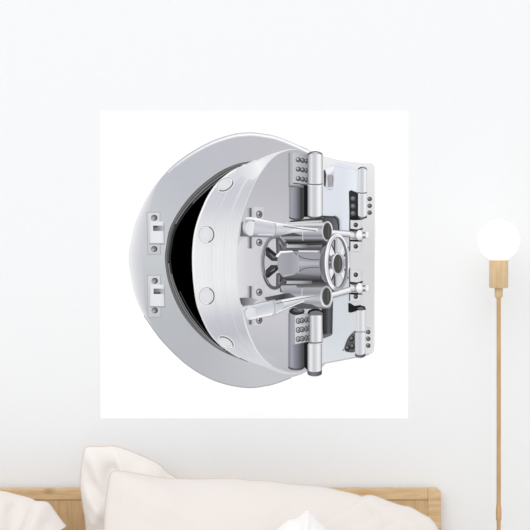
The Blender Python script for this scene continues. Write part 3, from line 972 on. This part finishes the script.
tag(o, 'cream pillow standing upright behind the wide pillow, its rounded corner highest of all', 'pillow', GP)
o = pillow('pillow', [(104.5, 545), (104, 530), (105, 509.7), (107.2, 489), (109.6, 476), (113.4, 471.3), (122, 471.2), (135.7, 473.4), (160.6, 477.6), (190, 479), (232.8, 478.6), (248.7, 480.2), (272, 481.4), (291, 484.2), (320, 486.6),
                       (340, 490.7), (355, 494.2), (362.5, 496.6), (367, 495.2), (375, 496), (388, 501), (402, 505.7), (410.5, 507.2), (423, 514.4), (431, 519), (438.5, 529.5), (443, 545), (445, 575)],
           [(443, -14), (425, 0), (340, 0), (260, 0), (180, 0), (122, 0), (106, -14)], (262, 555), .30, .07, .15, CREAM2, wr=.0035, seed=2, piping=.0009,
           folds=(((363, 497), (372, 512), 5, -.006), ((369, 498), (380, 516), 6, .004), ((412, 508), (428, 527), 5, -.006), ((424, 518), (434, 530), 4, .004), ((112, 478), (110, 530), 2.2, .004),
                  ((117, 478), (113, 530), 2.5, -.004), ((120, 476), (160, 492), 6, -.003), ((395, 506), (415, 530), 7, .004)))
tag(o, 'wide cream pillow in the middle of the bed, lying across the headboard', 'pillow', GP)
o = pillow('pillow', [(-95, 496), (-60, 490), (-30, 488.4), (0, 490.6), (15, 494), (30, 498), (36, 500.8), (42, 501.2), (47, 502), (50.8, 505), (60.4, 518.5), (66.6, 526.2), (63, 525), (61.2, 530), (64, 548), (66, 580)],
           [(64, -14), (50, 0), (0, 0), (-60, 0), (-100, -10), (-112, -60)], (-15, 565), .26, .06, .12, CREAM, wr=.006, seed=5,
           folds=(((36, 503), (24, 532), 3.5, -.007), ((45, 505), (34, 530), 7, .006), ((15, 505), (14, 530), 6, -.005), ((8, 497), (0, 530), 7, .004), ((54, 512), (62, 524), 3, -.003)))
tag(o, 'cream pillow with a crumpled pointed corner, cut by the left photo edge', 'pillow', GP)
o = pillow('pillow', [(270, 545), (277, 530), (281, 525.6), (288.3, 520), (296, 518.4), (302.5, 513.2), (307.2, 510.4), (312.5, 514), (320.4, 522.6), (327.5, 530), (345, 550), (375, 585)],
           [(378, -12), (360, 0), (310, 0), (250, 0), (236, -12), (244, -40)], (308, 575), .53, .05, .14, WHITE, wr=.004, seed=9,
           folds=(((307, 514), (300, 545), 4, .006), ((290, 523), (296, 540), 5, -.004), ((316, 524), (320, 545), 5, .003)))
tag(o, 'bright white pillow peaking in front of the wide cream pillow', 'pillow', GP)

# ------------------------------------------------------------------ the lamp
LD = .16
s = S * (D - LD) / D
LX = at(498.7, 0, LD).x
lamp = empty('floor_lamp', (LX, -LD, 0))
tag(lamp, 'slim wooden floor lamp with a bare round white bulb at right of bed', 'floor lamp')
LW = wood_mat('pale_beech_turned', (216, 190, 152), (198, 168, 126), (30, 30, 5), 0, .45)
LR = wood_mat('golden_beech_rod', (200, 166, 122), (180, 144, 100), (30, 30, 4), 0, .4)


def Z(py):
    return at(0, py, LD).z


def lpart(name, prof, mat, n=40, dx=0.0, parent=lamp):
    bm = bmesh.new(); lathe(bm, prof, dx, 0, n)
    return link(name, bm, mat, parent, True)


def sharp(o, ang=35):
    me = o.data
    me.set_sharp_from_angle(angle=math.radians(ang))
    return o


sharp(lpart('base', [(0, 0), (.13, 0), (.132, .004), (.132, .018), (.128, .022), (.02, .024), (.012, .03), (0, .03)], LR, 64))
r = 2.15 * s
sharp(lpart('pole', [(0, .028), (r * .95, .028), (r * .95, Z(520.5)), (r, Z(520)), (r, Z(297.5)), (0, Z(297.5))], LR))
sharp(lpart('joint_sleeve', [(r * .9, Z(520.6)), (2.7 * s, Z(519.8)), (2.8 * s, Z(517)), (2.8 * s, Z(510)), (2.5 * s, Z(506)), (r * .95, Z(502.5))], LR), 50)
gm, nt, out = new_mat('brass_ferrule'); b = principled(nt, out, .3, .5); b.inputs['Base Color'].default_value = (*rgb((226, 178, 110)), 1); b.inputs['Metallic'].default_value = .6
sharp(lpart('ferrule', [(r, Z(298.6)), (3.0 * s, Z(298.4)), (3.0 * s, Z(296.8)), (0, Z(296.8))], gm))
sharp(lpart('socket_neck', [(0, Z(297.2)), (3.7 * s, Z(297.2)), (4.1 * s, Z(296.6)), (4.1 * s, Z(287.2)), (0, Z(287.2))], LW))
sharp(lpart('socket', [(0, Z(288)), (8.9 * s, Z(288)), (9.5 * s, Z(287)), (9.5 * s, Z(261.2)), (9.0 * s, Z(260.2)), (4 * s, Z(260.2)), (0, Z(260.6))], LW), 40)
gl, nt, out = new_mat('frosted_bulb_glow')
b = principled(nt, out, .35, .5)
b.inputs['Base Color'].default_value = (.9, .89, .87, 1); b.inputs['Emission Color'].default_value = (1, .96, .9, 1); b.inputs['Emission Strength'].default_value = .7
R = 20.7 * s; zc = Z(240.2)
lpart('bulb', [(0, zc + R)] + [(R * math.sin(math.radians(a)), zc + R * math.cos(math.radians(a))) for a in range(4, 153, 4)] + [(8 * s, Z(260.0)), (7 * s, Z(261.5)), (0, Z(261.5))], gl, 64)

# ------------------------------------------------------------------ light and camera
w = bpy.data.worlds.new('daylight'); bpy.context.scene.world = w
w.use_nodes = True
bg = w.node_tree.nodes['Background']
bg.inputs['Color'].default_value = (.972, .986, 1, 1); bg.inputs['Strength'].default_value = 1.0
sun = bpy.data.lights.new('soft_daylight', 'SUN'); sun.energy = .92; sun.angle = math.radians(50); sun.color = (1, .995, .99)
so = bpy.data.objects.new('soft_daylight', sun); COL.objects.link(so)
so.location = (-2, -4, 4)
so.rotation_euler = Vector((.22, .8, -.55)).to_track_quat('-Z', 'Y').to_euler()

cam = bpy.data.cameras.new('camera'); cam.sensor_width = 36; cam.lens = 36 * D / (530 * S)
co = bpy.data.objects.new('camera', cam); COL.objects.link(co)
co.location = (0, -D, CZ); co.rotation_euler = (math.pi / 2, 0, 0)
sc = bpy.context.scene
sc.camera = co
sc.view_settings.view_transform = 'Standard'
sc.view_settings.look = 'None'
sc.view_settings.exposure = 0
sc.view_settings.gamma = 1
sc.view_settings.use_curve_mapping = False
